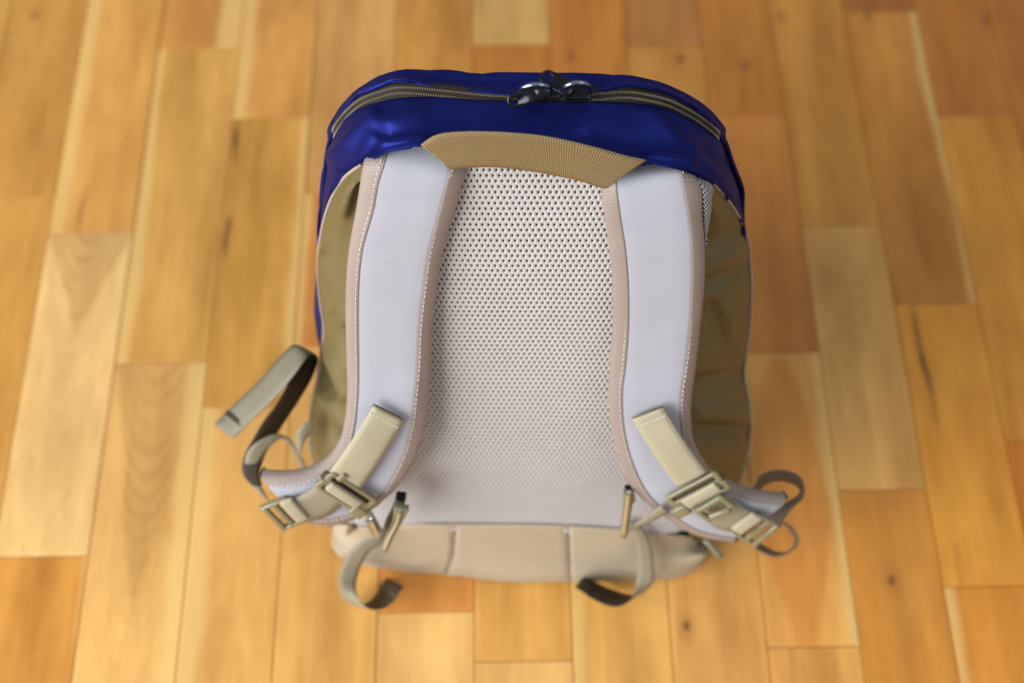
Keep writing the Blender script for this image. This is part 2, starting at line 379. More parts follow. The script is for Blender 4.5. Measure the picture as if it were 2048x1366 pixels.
def plank(a0, a1, b0, b1, d, k):
    g = .0003; wx = (a1-a0)/2-g; wy = (b1-b0)/2-g; bv = .0008; dz = -.0006*random.random(); t = .014
    vs = []
    for z, i in ((dz-t, 0), (dz-bv*.7, 0), (dz, bv)):
        for sx, sy in ((-1, -1), (1, -1), (1, 1), (-1, 1)): vs.append((sx*(wx-i), sy*(wy-i), z))
    fc = [(3, 2, 1, 0), (8, 9, 10, 11)]
    for r in (0, 4):
        for i in range(4): fc.append((r+i, r+(i+1) % 4, r+4+(i+1) % 4, r+4+i))
    me = bpy.data.meshes.new('plank'); me.from_pydata(vs, [], fc); me.materials.append(M['wood']); me.update()
    o = bpy.data.objects.new('plank', me); COL.objects.link(o); o.parent = floor
    am, bmid = (a0+a1)/2, (b0+b1)/2
    o.location = (am*ca-bmid*sa, am*sa+bmid*ca, 0); o.rotation_euler = (0, 0, TH)
    mc = (202, 144, 70); r_, g_, b_, _ = lin(*[.8*x_+.2*y_ for x_, y_ in zip(d['c'], mc)]); gn = 1.0+.50*max(0, min(.7, am)); o.color = (r_*gn*1.02, g_*gn*1.0, b_*gn*.96, 1)  # gain to the right offsets weaker light already held in the listed colours
    o['seed'] = float(k)*1.37+.5; o['sap'] = float(d.get('sap', 0)); o['arch'] = float(d.get('arch', 0)); o['archk'] = float(d.get('ak', 1)); o['streak'] = float(d.get('streak', 0)); o['half'] = wy; o['oval'] = float(d.get('oval', 0)); o['wedge'] = float(d.get('wl', .16))
    if 'knot' in d:
        ka, kb = to_ab(G(*d['knot'])); o['knot_x'] = ka-am; o['knot_y'] = kb-bmid
    else: o['knot_x'] = 9.0; o['knot_y'] = 9.0
k = 0
for i in range(len(sea)-1):
    ci = i-first; a0, a1 = sea[i], sea[i+1]
    if ci in PL_:
        js, pl = PL_[ci]; bs = []
        for y in js:
            # where this column is in the picture at that row
            X = G(1024, y); a, b = to_ab(X); am = (a0+a1)/2; bb = b
            for _ in range(6):
                px, py = px_of(V((am*ca-bb*sa, am*sa+bb*ca, 0))); bb += (py-y)/F*1.3
            bs.append(bb)
        bs = [FAR]+bs+[NEAR]
    else:
        bs = [FAR]; pl = []
        while bs[-1] > NEAR:
            bs.append(bs[-1]-random.uniform(.35, .7)); pl.append(D(c=random.choice(PAL)))
    for j, d in enumerate(pl):
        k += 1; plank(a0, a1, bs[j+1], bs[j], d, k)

# ------------------------------------------------------------------ the backpack
bag = bpy.data.objects.new('backpack', None); COL.objects.link(bag); bag.location = ROOT
bag['label'] = 'blue and olive backpack with pale mesh back and straps standing on plank floor'
bag['category'] = 'backpack'

def folds(fl):
    def f(p, i, j):
        x, y = px_of(p); s = 0
        for (x0, y0, x1, y1, wd, am) in fl:
            dx, dy = x1-x0, y1-y0; L = dx*dx+dy*dy; t = max(0, min(1, ((x-x0)*dx+(y-y0)*dy)/L)); d = math.hypot(x-x0-dx*t, y-y0-dy*t)
            s += (1.25 if x > 1380 and y > 400 else 1.5 if x < 720 and y > 400 else 1.2)*am*math.exp(-(d/wd)**2)*(1 if .08 < t < .92 else 1)
        return s*min(1, j*9, (1-j)*9)
    return f
# --- piping curves: edge between olive sides and blue front (px, py, depth from the back panel plane)
PIP_L = [(724, 324, -.003), (690, 351, -.014), (668, 384, -.027), (652, 425, -.041), (642, 470, -.054), (637, 512, -.062), (637, 556, -.065), (641, 602, -.066), (648, 652, -.066), (642, 720, -.066), (627, 790, -.066), (619, 850, -.066), (622, 896, -.066), (632, 940, -.066), (648, 990, -.066), (672, 1060, -.06)]
PIP_R = [(1426, 364, -.006), (1446, 385, -.018), (1466, 412, -.034), (1484, 445, -.050), (1495, 478, -.060), (1499, 505, -.064), (1502, 560, -.066), (1500, 640, -.066), (1492, 708, -.066), (1488, 750, -.066), (1497, 800, -.066), (1501, 850, -.066), (1496, 892, -.066), (1486, 940, -.066), (1462, 1000, -.066), (1420, 1075, -.06)]
# --- blue top panel between the strap seam and the zip
seamrow = PIP_L[4::-1][:-1] + [(720, 326, -.001), (760, 308, .010), (800, 299, .014), (850, 293, .014), (960, 300, .008), (1070, 306, .006), (1180, 320, .008), (1250, 328, .013), (1290, 325, .014), (1350, 336, .013), (1395, 350, .006)] + PIP_R[:4]
zl = [(640, 470, -.074), (645, 400, -.072), (656, 330, -.066), (667, 278, -.056), (690, 238, -.046), (722, 218, -.038), (759, 206, -.032), (807, 197, -.028), (889, 197, -.025), (957, 202, -.023), (1026, 205, -.022), (1128, 205, -.022), (1197, 205, -.023), (1265, 208, -.025), (1333, 220, -.030), (1367, 235, -.034), (1404, 255, -.041), (1441, 283, -.052), (1454, 322, -.058), (1472, 370, -.066), (1483, 420, -.070), (1490, 470, -.070)]
def mixrow(a, b, f, dn):
    A, B = arc(PL(a), 60), arc(PL(b), 60)
    return [x.lerp(y, f)+N*dn for x, y in zip(A, B)]
FT = [(672, 312, 748, 236, 17, .0042), (684, 334, 775, 262, 12, -.0036), (706, 320, 750, 276, 11, .0036), (672, 400, 684, 335, 11, .0022), (760, 250, 840, 232, 16, .002),
      (1295, 236, 1385, 285, 18, .0042), (1345, 250, 1440, 330, 14, -.0034), (1400, 300, 1455, 385, 18, .0025), (1180, 270, 1300, 292, 22, -.003), (800, 262, 930, 245, 22, -.002), (770, 290, 850, 282, 9, .003), (1300, 313, 1380, 330, 9, .003)]
seam3 = PL(seamrow)
tuck = [p-N*.012 for p in seam3]
top_panel, gtop = patch('top_panel', [arc(tuck, 60), arc(seam3, 60), mixrow(seamrow, zl, .12, .003), mixrow(seamrow, zl, .4, .008), mixrow(seamrow, zl, .72, .009), mixrow(seamrow, zl, .93, .005), arc(PL(zl), 60), [p-N*.006-T*.002 for p in arc(PL(zl), 60)]], 220, 70, M['blue'], bag, folds(FT))
# --- blue front shell: from piping / zip edge over the crest and down the hidden side
zu = [(668, 258, -.058), (690, 224, -.050), (717, 192, -.044), (737, 180, -.040), (771, 167, -.037), (800, 163, -.035), (840, 169, -.034), (905, 180, -.032), (966, 187, -.030), (1030, 193, -.028), (1110, 193, -.028), (1183, 186, -.029), (1214, 176, -.030), (1248, 171, -.031), (1282, 174, -.033), (1318, 183, -.036), (1367, 205, -.041), (1404, 229, -.046), (1432, 257, -.052)]
crest = [(660, 262, -.075), (684, 222, -.070), (712, 190, -.064), (738, 172, -.060), (768, 156, -.056), (800, 149, -.054), (850, 147, -.052), (910, 148, -.050), (962, 154, -.049), (1005, 150, -.048), (1090, 151, -.048), (1183, 155, -.048), (1214, 156, -.048), (1255, 159, -.050), (1290, 165, -.052), (1330, 176, -.056), (1378, 198, -.060), (1416, 226, -.064), (1446, 262, -.070)]
left = [(690, 1112, -.035), (668, 1060, -.05), (646, 990, -.068), (630, 940, -.068), (620, 896, -.068), (617, 850, -.068), (624, 790, -.068), (638, 720, -.068), (641, 652, -.070), (635, 602, -.072), (634, 556, -.072), (635, 512, -.070), (638, 470, -.076), (643, 405, -.076), (650, 335, -.074), (658, 290, -.068)]
right = [(1452, 290, -.066), (1466, 330, -.070), (1482, 375, -.076), (1487, 425, -.080), (1490, 472, -.082), (1494, 510, -.078), (1504, 560, -.070), (1502, 640, -.070), (1494, 708, -.070), (1490, 750, -.070), (1497, 800, -.070), (1496, 850, -.070), (1488, 892, -.070), (1480, 940, -.070), (1472, 1000, -.070), (1425, 1075, -.055), (1400, 1122, -.035)]
left = [(x+(5 if 500 < y < 1050 else 0), y, n) for x, y, n in left]; right = [(x-(7*min(1, max(0, (y-400)/110)) if y < 1020 else 0), y, n) for x, y, n in right]
left2 = [(x+4, y, n-.028) for x, y, n in left]; right2 = [(x-6, y, n-.028) for x, y, n in right]
left2[8] = (637, 660, -.096); left2[9] = (633, 608, -.096); left2[10] = (637, 556, -.096)
f0 = PL(left+zu+right); f1 = PL(left2+crest+right2)
C0 = O+T*.21+V((.02, 0, 0))
rows = [[p-N*.006-T*.002 for p in f0], f0, [a.lerp(b, .55)+N*.0006 for a, b in zip(f0, f1)], f1]
for (dd, shr, drop) in ((.02, .01, .030), (.055, .04, .075), (.085, .14, .12), (.10, .45, .17), (.105, .99, .21)):
    r = []
    for p in f1:
        t = (p-O).dot(T); wt = max(0, min(1, (t-.30)/.12)); wt = wt*wt*(3-2*wt)
        qn = p-N*(dd*(1-.45*wt))-T*(drop*wt*.9)
        qc = V((C0.x, qn.y, C0.z)); 
        if shr > .05: qn = qn.lerp(V((C0.x, qn.y, min(C0.z, qn.z+.05))), shr)
        else: qn.x += (C0.x-qn.x)*shr
        r.append(qn)
    rows.append(r)
def dn(p, i, j):
    return .0012*noise.noise(p*40)
front, _ = patch('front_panel', rows, 200, 60, M['blue'], bag, dn)
# --- olive side panels
inL = [(770, 320, -.002), (748, 352, -.003), (745, 384, -.004), (740, 425, -.004), (735, 470, -.004), (732, 512, -.004), (730, 556, -.004), (730, 602, -.004), (730, 652, -.004), (730, 720, -.004), (728, 790, -.004), (722, 850, -.004), (712, 896, -.004), (704, 940, -.004), (700, 990, -.004), (705, 1060, -.004)]
inR = [(1370, 340, -.002), (1365, 385, -.003), (1365, 412, -.004), (1367, 445, -.004), (1368, 478, -.004), (1368, 505, -.004), (1370, 560, -.004), (1368, 640, -.004), (1362, 708, -.004), (1358, 750, -.004), (1355, 800, -.004), (1355, 850, -.004), (1360, 892, -.004), (1370, 940, -.004), (1375, 1000, -.004), (1385, 1075, -.004)]
def olive(inn, pip, fl):
    a, b = PL(inn), PL(pip)
    rows = [a, [x.lerp(y, .3)+N*.006 for x, y in zip(a, b)], [x.lerp(y, .65)+N*.012 for x, y in zip(a, b)], [x.lerp(y, .9)+N*.006 for x, y in zip(a, b)], b]
    fo = folds(fl)
    return patch('side_panel', rows, 150, 40, M['olive'], bag, lambda p, i, j: (fo(p, i, j)+.0016*noise.noise(p*28))*min(1, (1-i)*2.6), eq=True)
olive(inL, PIP_L, [(650, 515, 692, 640, 15, .0035), (652, 560, 668, 630, 11, -.0032), (668, 640, 700, 720, 13, -.003), (646, 740, 662, 785, 12, -.004), (650, 700, 690, 790, 12, .003), (646, 790, 690, 850, 12, .003), (640, 830, 680, 900, 12, -.004), (700, 350, 690, 420, 11, .002)])
olive(inR, PIP_R, [(1410, 500, 1470, 465, 16, -.004), (1410, 530, 1490, 500, 17, .002), (1408, 570, 1490, 540, 14, -.004), (1425, 615, 1468, 718, 15, -.004), (1440, 600, 1490, 690, 17, .002), (1400, 770, 1492, 748, 18, -.005), (1400, 822, 1495, 826, 17, .0055), (1400, 860, 1490, 862, 15, -.005), (1440, 885, 1490, 920, 15, .003)])
tube('piping', [p+N*.0018 for p in PL(PIP_L)], .0012, M['piping'], bag); tube('piping', [p+N*.0016 for p in PL(PIP_R)], .0011, M['piping'], bag)

# --- mesh back panel with real holes over a dark liner
def panel_n(s, t):                     # gentle padding
    e = max(0, 1-((s-.005)/.13)**2)
    return -.004+.009*math.sqrt(e) + .0012*math.sin(t*38+.4)*e
t_lo = [(-.13, 1056), (.0, 1055), (.06, 1062), (.14, 1075)]
def tpx(px, py): p = P(px, py, 0); return (p-O).dot(T)
dx, dy = .0037, .0041
t_top, t_bot = tpx(1070, 312), tpx(1060, 1055)+.001
nrw = int((t_top-t_bot)/dy); ncl = 76
vmap = {}; mv = []; mf = []; muv = []
def sp_(s, t, dn_=0.0):
    t = t-.085*max(0, s-.02)*max(0, min(1, (t_top-t)/.3))
    return O+V((s, 0, 0))+T*t+N*(panel_n(s, t)+dn_)
def lims(y):
    l = 835 if y < 420 else 790 if y < 850 else 790-(y-850)*.52
    r = 1262 if y < 420 else 1305 if y < 850 else 1305+(y-850)*.55
    return l, r
def vid(key, s, t, dn_):
    if key in vmap: return vmap[key]
    vmap[key] = len(mv); mv.append(sp_(s, t, dn_)); muv.append((s, t)); return vmap[key]
def slope(s): return -.0075*max(0, (s-.03)/.1)        # lower edge sinks slightly on the right
for r in range(nrw):
    for c in range(ncl):
        s0 = -.138+c*dx+(dx/2 if r % 2 else 0)+.004; tb = t_bot+r*dy; sh_ = 0
        cx, cy = s0+dx/2, tb+dy/2
        qx, qy = px_of(sp_(cx, cy)); lo, hi = lims(qy)
        if qx < lo or qx > hi: continue
        h = dx/2; out = [(-h, -dy/2), (0, -dy/2), (h, -dy/2), (h, 0), (h, dy/2), (0, dy/2), (-h, dy/2), (-h, 0)]
        jit = (noise.noise(V((cx*300, cy*300, 1)))*.00012, noise.noise(V((cx*300, cy*300, 5)))*.00012)
        rx, ry = dx*.165, dy*.30
        oi = []
        for a, b in out:
            X, Y = cx+a, cy+b; X += .0009*math.sin(Y*45)
            oi.append(vid((round((s0+dx/2+a)/dx*4), round((tb+dy/2+b)/dy*4)), X, Y, .00008))
        wob = .0009*math.sin(cy*45)
        ri = []; wi = []
        for kx in range(8):
            an = math.radians(-135+45*kx); X = cx+wob+rx*math.cos(an)*1.1+jit[0]; Y = cy+ry*math.sin(an)*1.1+jit[1]
            ri.append(len(mv)); mv.append(sp_(X, Y, .00005)); muv.append((X, Y))
            wi.append(len(mv)); mv.append(sp_(cx+wob+(X-cx-wob)*.92, cy+(Y-cy)*.92, -.0004)); muv.append((X, Y))
        for kx in range(8):
            k2 = (kx+1) % 8
            mf.append((oi[kx], oi[k2], ri[k2], ri[kx])); mf.append((ri[kx], ri[k2], wi[k2], wi[kx]))
obj('back_panel', mv, mf, M['mesh'], bag, muv)
# liner
rows = []
for i in range(51):
    t = t_bot-.004+(t_top-t_bot+.002)*i/50; y_ = px_of(sp_(0, t))[1]; lo, hi = lims(y_)
    a_, b_ = (P(lo, y_, 0)-O).x+.001, (P(hi, y_, 0)-O).x-.001
    rows.append([sp_(a_+(b_-a_)*j/30, t, -.0016) for j in range(31)])
v, f, uv = grid(rows); solid(obj('panel_liner', v, f, M['liner'], bag, uv), .003, 1 if False else -1)

# --- tan padded base in four sewn pieces
bt = [(664, 1050, -.050), (680, 1056, -.02), (740, 1056, -.003), (830, 1055, .003), (910, 1055, .005), (1025, 1055, .005), (1135, 1058, .005), (1220, 1063, .004), (1310, 1072, .001), (1370, 1078, -.008), (1405, 1080, -.022), (1424, 1082, -.05)]
bmid_ = [(664, 1085, .030), (684, 1094, .034), (745, 1098, .036), (830, 1100, .036), (905, 1104, .036), (1025, 1110, .036), (1138, 1112, .036), (1222, 1112, .036), (1312, 1110, .036), (1372, 1105, .036), (1405, 1100, .036), (1420, 1092, .032)]
blow = [(690, 1112, .012), (704, 1120, .010), (760, 1129, .009), (835, 1137, .009), (895, 1143, .009), (1020, 1155, .009), (1142, 1156, .009), (1230, 1154, .009), (1318, 1152, .009), (1370, 1142, .009), (1398, 1128, .010), (1408, 1114, .012)]
bt = [(x, y-6, n+(.0005 if n > -.01 else 0)) for x, y, n in bt]
R0 = PL(bt); R1 = [a+V((0, -.004, 0)) for a in GL(bmid_)]; R2 = GL(blow)
R3 = [V((p.x, p.y+.012, .0015)) for p in R2]; R4 = [V((p.x*.9+.002, p.y+.12, .0015)) for p in R2]
Rm = [R0[i]*1.0 for i in range(len(R0))]
cols = (0, 4, 6, len(R0)-1)
edges = [(0, .398), (.398, .62), (.62, 1.0)]
RR = [cr(r, 241) for r in (R0, R1, R2, R3, R4)]
def fidx(i): return int(round(240*i/(len(R0)-1)))
cuts = [0, fidx(4), fidx(6), 240]
for a, b in zip(cuts[:-1], cuts[1:]):
    seg = []
    for ri, r in enumerate(RR): seg.append([p.copy() for p in r[a:b+1]])
    # puff: sink a little at the seams
    def pf(p, i, j, w=(b-a)/240):
        e = min(j, 1-j)*w
        return -.0014*math.exp(-(e/.006)**2)+.0008*min(1, e*12)
    o_, g_ = patch('bottom_panel', seg, max(20, (b-a)), 40, M['base'], bag, pf)
for cidx in cuts[1:3]:
    tube('seam_cord', [cr([RR[k_][cidx] for k_ in range(3)], 9)[m_]-N*.0012 for m_ in range(9)], .0009, M['bind'], bag, n=30)
# seam tape between mesh and base
tube('seam_cord', [p+N*.0002 for p in R0[1:-1]], .0008, M['base'], bag, n=60)

# --- grab handle
hu = [(842, 289, .0175), (868, 272, .0185), (900, 265, .019), (960, 263, .020), (1030, 266, .0205), (1100, 274, .0205), (1180, 292, .020), (1250, 311, .019), (1292, 320, .0175)]
hl = [(900, 339, .0195), (914, 339, .0195), (932, 336, .0195), (985, 334, .019), (1045, 340, .019), (1105, 350, .019), (1160, 362, .0195), (1196, 374, .0195), (1214, 376, .0195)]
ribbon('grab_handle', PL(hu), PL(hl), M['handle'], bag, .0018, 90, 9, .0012)

# --- shoulder straps
ST_L = [((738, 300), (778, 293), (905, 290), (936, 292), -.001), ((727, 325), (768, 328), (900, 337), (934, 340), .010), ((720, 369), (755, 370), (893, 368), (925, 369), .0135), ((712, 420), (746, 420), (880, 420), (911, 420), .015), ((698, 498), (724.5, 498), (859, 498), (888, 498), .017), ((691.6, 571), (717, 571), (848, 571), (875, 571), .018), ((691, 650), (716, 650), (839, 650), (866, 655), .019), ((693, 733), (717, 733), (835, 733), (861, 740), .021), ((694, 785), (716, 788), (830, 780), (858, 795), .024), ((689, 843), (710, 850), (822, 848), (852, 846), .028), ((676, 890), (695, 903), (803, 916), (837, 904), .033), ((648, 926), (664, 943), (766, 982), (800, 968), .038), ((612, 945), (622, 962), (716, 1020), (742, 1022), .041), ((568, 953), (576, 972), (655, 1035), (672, 1052), .042), ((522, 952), (536, 970), (596, 1030), (606, 1046), .040)]
ST_R = [((1389, 330), (1355, 326), (1225, 340), (1195, 345), -.001), ((1392, 352), (1362, 350), (1231, 364), (1201, 376), .010), ((1404, 385), (1371, 393), (1234, 390), (1204, 400), .0135), ((1405, 433), (1378, 433), (1240, 433), (1209, 433), .015), ((1410, 498), (1384, 498), (1250, 498), (1218, 498), .017), ((1409, 571), (1384, 571), (1256, 571), (1225, 571), .018), ((1401, 655), (1379, 655), (1256, 655), (1225, 655), .019), ((1392, 733), (1370, 733), (1250, 733), (1220, 733), .021), ((1385, 785), (1362, 785), (1244, 785), (1217, 785), .024), ((1382, 835), (1361, 843), (1247, 848), (1221, 845), .028), ((1389, 890), (1374, 903), (1263, 917), (1236, 914), .033), ((1420, 944), (1404, 962), (1296, 985), (1266, 980), .038), ((1452, 968), (1446, 985), (1345, 1028), (1322, 1030), .041), ((1506, 989), (1500, 1005), (1402, 1060), (1392, 1072), .042), ((1572, 999), (1560, 1014), (1470, 1075), (1466, 1086), .040)]
def strap(st, sub):
    K = (len(st)-1)*12+1
    c4 = [cr([P(*r[i], r[4]-(.004 if i in (0, 3) else 0)) for r in st], K) for i in range(4)]
    nr = []
    for i in range(K):
        a, b = max(0, i-2), min(K-1, i+2)
        t = (c4[1][b]+c4[2][b]-c4[1][a]-c4[2][a]); n_ = t.cross(c4[2][i]-c4[1][i]).normalized()
        if n_.dot(CAM-c4[1][i]) < 0: n_ = -n_
        nr.append(n_)
    rows = []
    for i in range(K):
        r = []
        for j in range(13):
            f = -.04+1.08*j/12; r.append(c4[1][i].lerp(c4[2][i], f)+nr[i]*(.0006+.0009*max(0, 1-(2*f-1)**6)))
        rows.append(r)
    v, f, uv = grid(rows); uv = [(b, a) for a, b in uv]
    s = obj('shoulder_strap', v, f, M['strap'], bag, uv); solid(s, .004)
    me = s.data
    if sum(1 if pl.normal.dot((CAM-ROOT)-pl.center) > 0 else -1 for pl in me.polygons) < 0: me.flip_normals()
    for (fi, bi) in ((1, 0), (2, 3)):
        rows = []
        for i in range(K):
            Fp, Bp = c4[fi][i], c4[bi][i]; n_ = nr[i]; d = Bp-Fp
            rows.append([Fp-d*.03+n_*.0004, Fp+n_*.0013, Fp+d*.3+n_*.0016, Fp+d*.6+n_*.0014, Fp+d*.85+n_*.0006, Bp-n_*.0010, Fp+d*.98-n_*.0045, Fp+d*.8-n_*.0075, Fp+d*.3-n_*.009, Fp-d*.3-n_*.009])
        g = [cr(r, 22) for r in rows]
        v, f, uv = grid(g); uv = [(b, a) for a, b in uv]
        obj('binding', v, f, M['bind'], s, uv)
        # stitches
        q = arc([Fp+(Bp-Fp)*.16 for Fp, Bp in zip(c4[fi], c4[bi])], 400, 2)
        nq = arc([V(x) for x in nr], 400, 2); L = sum((q[i+1]-q[i]).length for i in range(399)); cnt = int(L/.0040); bm = bmesh.new()
        for k_ in range(3, cnt):
            i = int(399*k_/cnt); j2 = min(399, i+3)
            tt = (q[j2]-q[i]); 
            if tt.length < 1e-6: continue
            tt.normalize(); c = q[i]+nq[i].normalized()*.0019
            m = frame(c-tt*.001, c+tt*.001, nq[i]); rbox(bm, m, .0026, .0007, .0007, .00025, 1)
        bmobj('stitching', bm, M['stitch'], s, True, 'stuff')
    # lining underneath
    rows = [[c4[0][i].lerp(c4[3][i], .1+.8*j/6)-nr[i]*.0086 for j in range(7)] for i in range(K)]
    v, f, uv = grid(rows); obj('lining', v, f, M['mesh'], s, uv)
    # end cap of the strap
    i = K-1; rows = [[c4[0][i].lerp(c4[3][i], j/12)+nr[i]*(.001-.0095*r/6) + (c4[1][i]-c4[1][i-4])*(.3*math.sin(math.pi*r/6)) for j in range(13)] for r in range(7)]
    v, f, uv = grid(rows); obj('end_binding', v, f, M['bind'], s, uv)
    return s, c4, nr
sL, cL, nL = strap(ST_L, 0); sR, cR, nR = strap(ST_R, 1)
# pale mesh underside showing beside the strap tops
def under(pts_a, pts_b, s):
    rows = [arc(PL(pts_a), 40), arc([x.lerp(y, .5)+N*.003 for x, y in zip(PL(pts_a), PL(pts_b))], 40), arc(PL(pts_b), 40)]
    cols = [cr([rows[i][j] for i in range(3)], 10) for j in range(40)]
    v, f, uv = grid([[cols[j][i] for j in range(40)] for i in range(10)])
    solid(obj('mesh_edge', v, f, M['meshprint'], s, uv), .002)
def meshprint():
    m = NT('spacer_mesh_print'); uvn = m.n('ShaderNodeUVMap'); sp = m.n('ShaderNodeSeparateXYZ'); m.l(uvn.outputs[0], sp.inputs[0])
    u = m.mth('MULTIPLY', sp.outputs[0], math.pi/.0036); v = m.mth('MULTIPLY', sp.outputs[1], math.pi/.0036)
    h = m.mth('MULTIPLY', m.mth('SINE', m.mth('ADD', u, v)), m.mth('SINE', m.mth('SUBTRACT', u, v)))
    k_ = m.smooth(m.mth('ABSOLUTE', h), .30, .5)
    m.l(m.mix(k_, (.50, .49, .50, 1), (.06, .06, .065, 1)), m.b.inputs['Base Color']); m.b.inputs['Roughness'].default_value = .85
    m.bump(m.mth('SUBTRACT', 1, k_), .8, .0008); return m.m
M['meshprint'] = meshprint()
under([(1384, 345, .004), (1402, 370, .008), (1408, 400, .009), (1409, 440, .008), (1409, 485, .006)], [(1400, 350, -.002), (1426, 372, -.002), (1426, 402, -.004), (1419, 445, -.003), (1410, 490, .002)], sR)
#under([(732, 318, .004), (724, 345, .008), (718, 375, .009), (712, 405, .008)], [(727, 322, -.002), (717, 348, -.002), (712, 378, -.004), (708, 410, .002)], sL)

# --- zip
bvh_rows = None
def surf_pt(px, py, n): return P(px, py, n)
ztc = [((a[0]+b[0])/2, (a[1]+b[1])/2, 0) for a, b in zip([(664, 278), (690, 238), (722, 218), (759, 206), (807, 197), (889, 197), (957, 202), (1026, 205), (1128, 205), (1197, 205), (1265, 208), (1333, 220), (1367, 235), (1404, 255), (1441, 283)],
      [(668, 258), (690, 224), (717, 192), (750, 175), (800, 163), (880, 176), (957, 187), (1030, 193), (1120, 193), (1195, 182), (1260, 172), (1325, 186), (1367, 205), (1404, 229), (1436, 262)])]
zn = [-.056, -.047, -.040, -.035, -.031, -.0285, -.0265, -.025, -.0245, -.0255, -.0275, -.032, -.0365, -.043, -.052]
ZC = [P(c[0], c[1], n_) for c, n_ in zip(ztc, zn)]
ZC = [ZC[0]-N*.035-T*.03+V((.0, 0, 0))] + ZC + [ZC[-1]-N*.035-T*.03]
zc = arc(ZC, 420)
def zdir(i):
    t = (zc[min(i+2, 419)]-zc[max(i-2, 0)]).normalized()
    upv = (N*.75+T*.66)
    upv = V((( zc[i].x-.02)*3.2, upv.y, upv.z)).normalized()
    b = upv.cross(t).normalized(); n_ = t.cross(b).normalized()
    return t, b, n_
rows = []
for i in range(0, 420, 2):
    t, b, n_ = zdir(i); rows.append([zc[i]+b*(k_*.0014)-n_*(.0022+.0009*max(0, abs(k_)-2)) for k_ in range(-4, 5)])
v, f, uv = grid(rows); zipper = obj('zipper', v, f, M['tape'], bag, [(b, a) for a, b in uv]); solid(zipper, .001)
bm = bmesh.new(); LZ = sum((zc[i+1]-zc[i]).length for i in range(419)); cnt = int(LZ/.00145)
for k_ in range(cnt):
    i = min(418, int(419*k_/cnt)); t, b, n_ = zdir(i); fr = 419*k_/cnt-i; c0 = zc[i].lerp(zc[i+1], fr)
    for sd in (-1, 1):
        c = c0+b*(sd*.0017)-n_*.0003+t*(.0005 if sd > 0 else 0)
        ax = (b+t*.35*sd).normalized(); m = frame(c-ax*.001, c+ax*.001, n_); rbox(bm, m, .0016, .00056, .0013, .0002, 1)
bmobj('teeth', bm, M['coil'], zipper, True, 'stuff')
bm = bmesh.new()
rows = []
for i in range(0, 420, 2):
    t, b, n_ = zdir(i); rows.append([zc[i]+b*(.0026*math.cos(a))+n_*(-.0012+.0007*math.sin(a)) for a in [math.pi*k_/6 for k_ in range(7)]])
v, f, uv = grid(rows); obj('coil_core', v, f, M['tape'], zipper, uv)
# sliders and pull tabs
def slider(arch, p0, p1, n0, tab0, tab1, nt0, nt1, tabup, tw, rev):
    a, b = P(*p0, n0), P(*p1, n0-.0006); up = (N*.7+T*.7).normalized()
    m = frame(a, b, up); L = (b-a).length; bm = bmesh.new()
    pts = []
    rbox(bm, m @ Matrix.Translation((0, 0, -.0004)), L, .0088, .0022, .0009, 2, .78 if rev else .92)
    rbox(bm, m @ Matrix.Translation((0, 0, .0018)), L*.92, .0074, .0017, .0007, 2, .7 if rev else .95)
    # side flanges
    for sd in (-1, 1): rbox(bm, m @ Matrix.Translation((0, sd*.0043, .0005)), L*.8, .0012, .0030, .0005, 2)
    s = bmobj('slider', bm, M['black'], zipper, True)
    tube('slider_bridge', PL(arch), .0013, M['glint'], zipper, 8, 24)
    # tab
    a, b = P(*tab0, nt0), P(*tab1, nt1); m = frame(a, b, tabup); L = (b-a).length; n6 = 8; bm = bmesh.new()
    out = rrect(L, tw, tw*.42, n6); out = [(x, y*(1-.14*(x/L))) for x, y in out]
    r1 = tw*.24; inner = [(L*.5-tw*.48+x, y) for x, y in rrect(r1*2.3, r1*2.0, r1*.98, n6)]
    ring(bm, m, out, inner, .0018, .0004)
    # raised rim and neck
    rbox(bm, m @ Matrix.Translation((-L*.30, 0, .0010)), L*.24, tw*.62, .0016, .0005, 2)
    bmobj('pull_tab', bm, M['black'], zipper, True)
slider([(1036, 190, -.019), (1042, 178, -.013), (1058, 171, -.0105), (1078, 169, -.010), (1096, 174, -.012), (1102, 184, -.017)], (1040, 190), (1104, 187), -.021, (1099, 178), (1015, 207), -.0125, -.0115, (N+T*.5), .0088, True)
slider([(1121, 188, -.018), (1124, 178, -.013), (1138, 169, -.010), (1158, 165, -.010), (1176, 170, -.012), (1181, 184, -.017)], (1182, 188), (1122, 188), -.021, (1146, 181), (1082, 149), -.014, -.022, (N*.7+T*.9), .0098, False)

# --- cream webbing patches on the straps
def patch_web(c, n_, s, th=.002):
    A = [P(*c[0], n_[0]), P(*c[0], n_[0]).lerp(P(*c[3], n_[1]), .5)+N*.002, P(*c[3], n_[1])]
    B = [P(*c[1], n_[0]), P(*c[1], n_[0]).lerp(P(*c[2], n_[1]), .5)+N*.002, P(*c[2], n_[1])]
    o = ribbon('anchor_webbing', A, B, M['patch'], s, th, 30, 7, .0003)
    a, b = A[0].lerp(A[2], .09), B[0].lerp(B[2], .09); bm = bmesh.new(); up = N
    for k_ in range(9):
        c0 = a.lerp(b, (k_+.2)/9.4); c1 = a.lerp(b, (k_+.85)/9.4); m = frame(c0, c1, up); m.translation += N*.0014; rbox(bm, m, (c1-c0).length, .0011, .0008, .0003, 1)
    bmobj('bar_tack', bm, M['stitch'], s, True, 'stuff')
    # folded end
    ribbon('webbing_fold_and_shade', [A[0]-N*.0015, A[0].lerp(A[2], .05)-N*.0015], [B[0]-N*.0015, B[0].lerp(B[2], .05)-N*.0015], M['darkweb'], s, .0016, 4, 4)
    return A, B
patch_web([(747, 811), (808, 842), (720, 980), (660, 943)], (.0335, .0455), sL)
patch_web([(1264, 839), (1326, 815), (1413, 944), (1355, 974)], (.0335, .0455), sR)

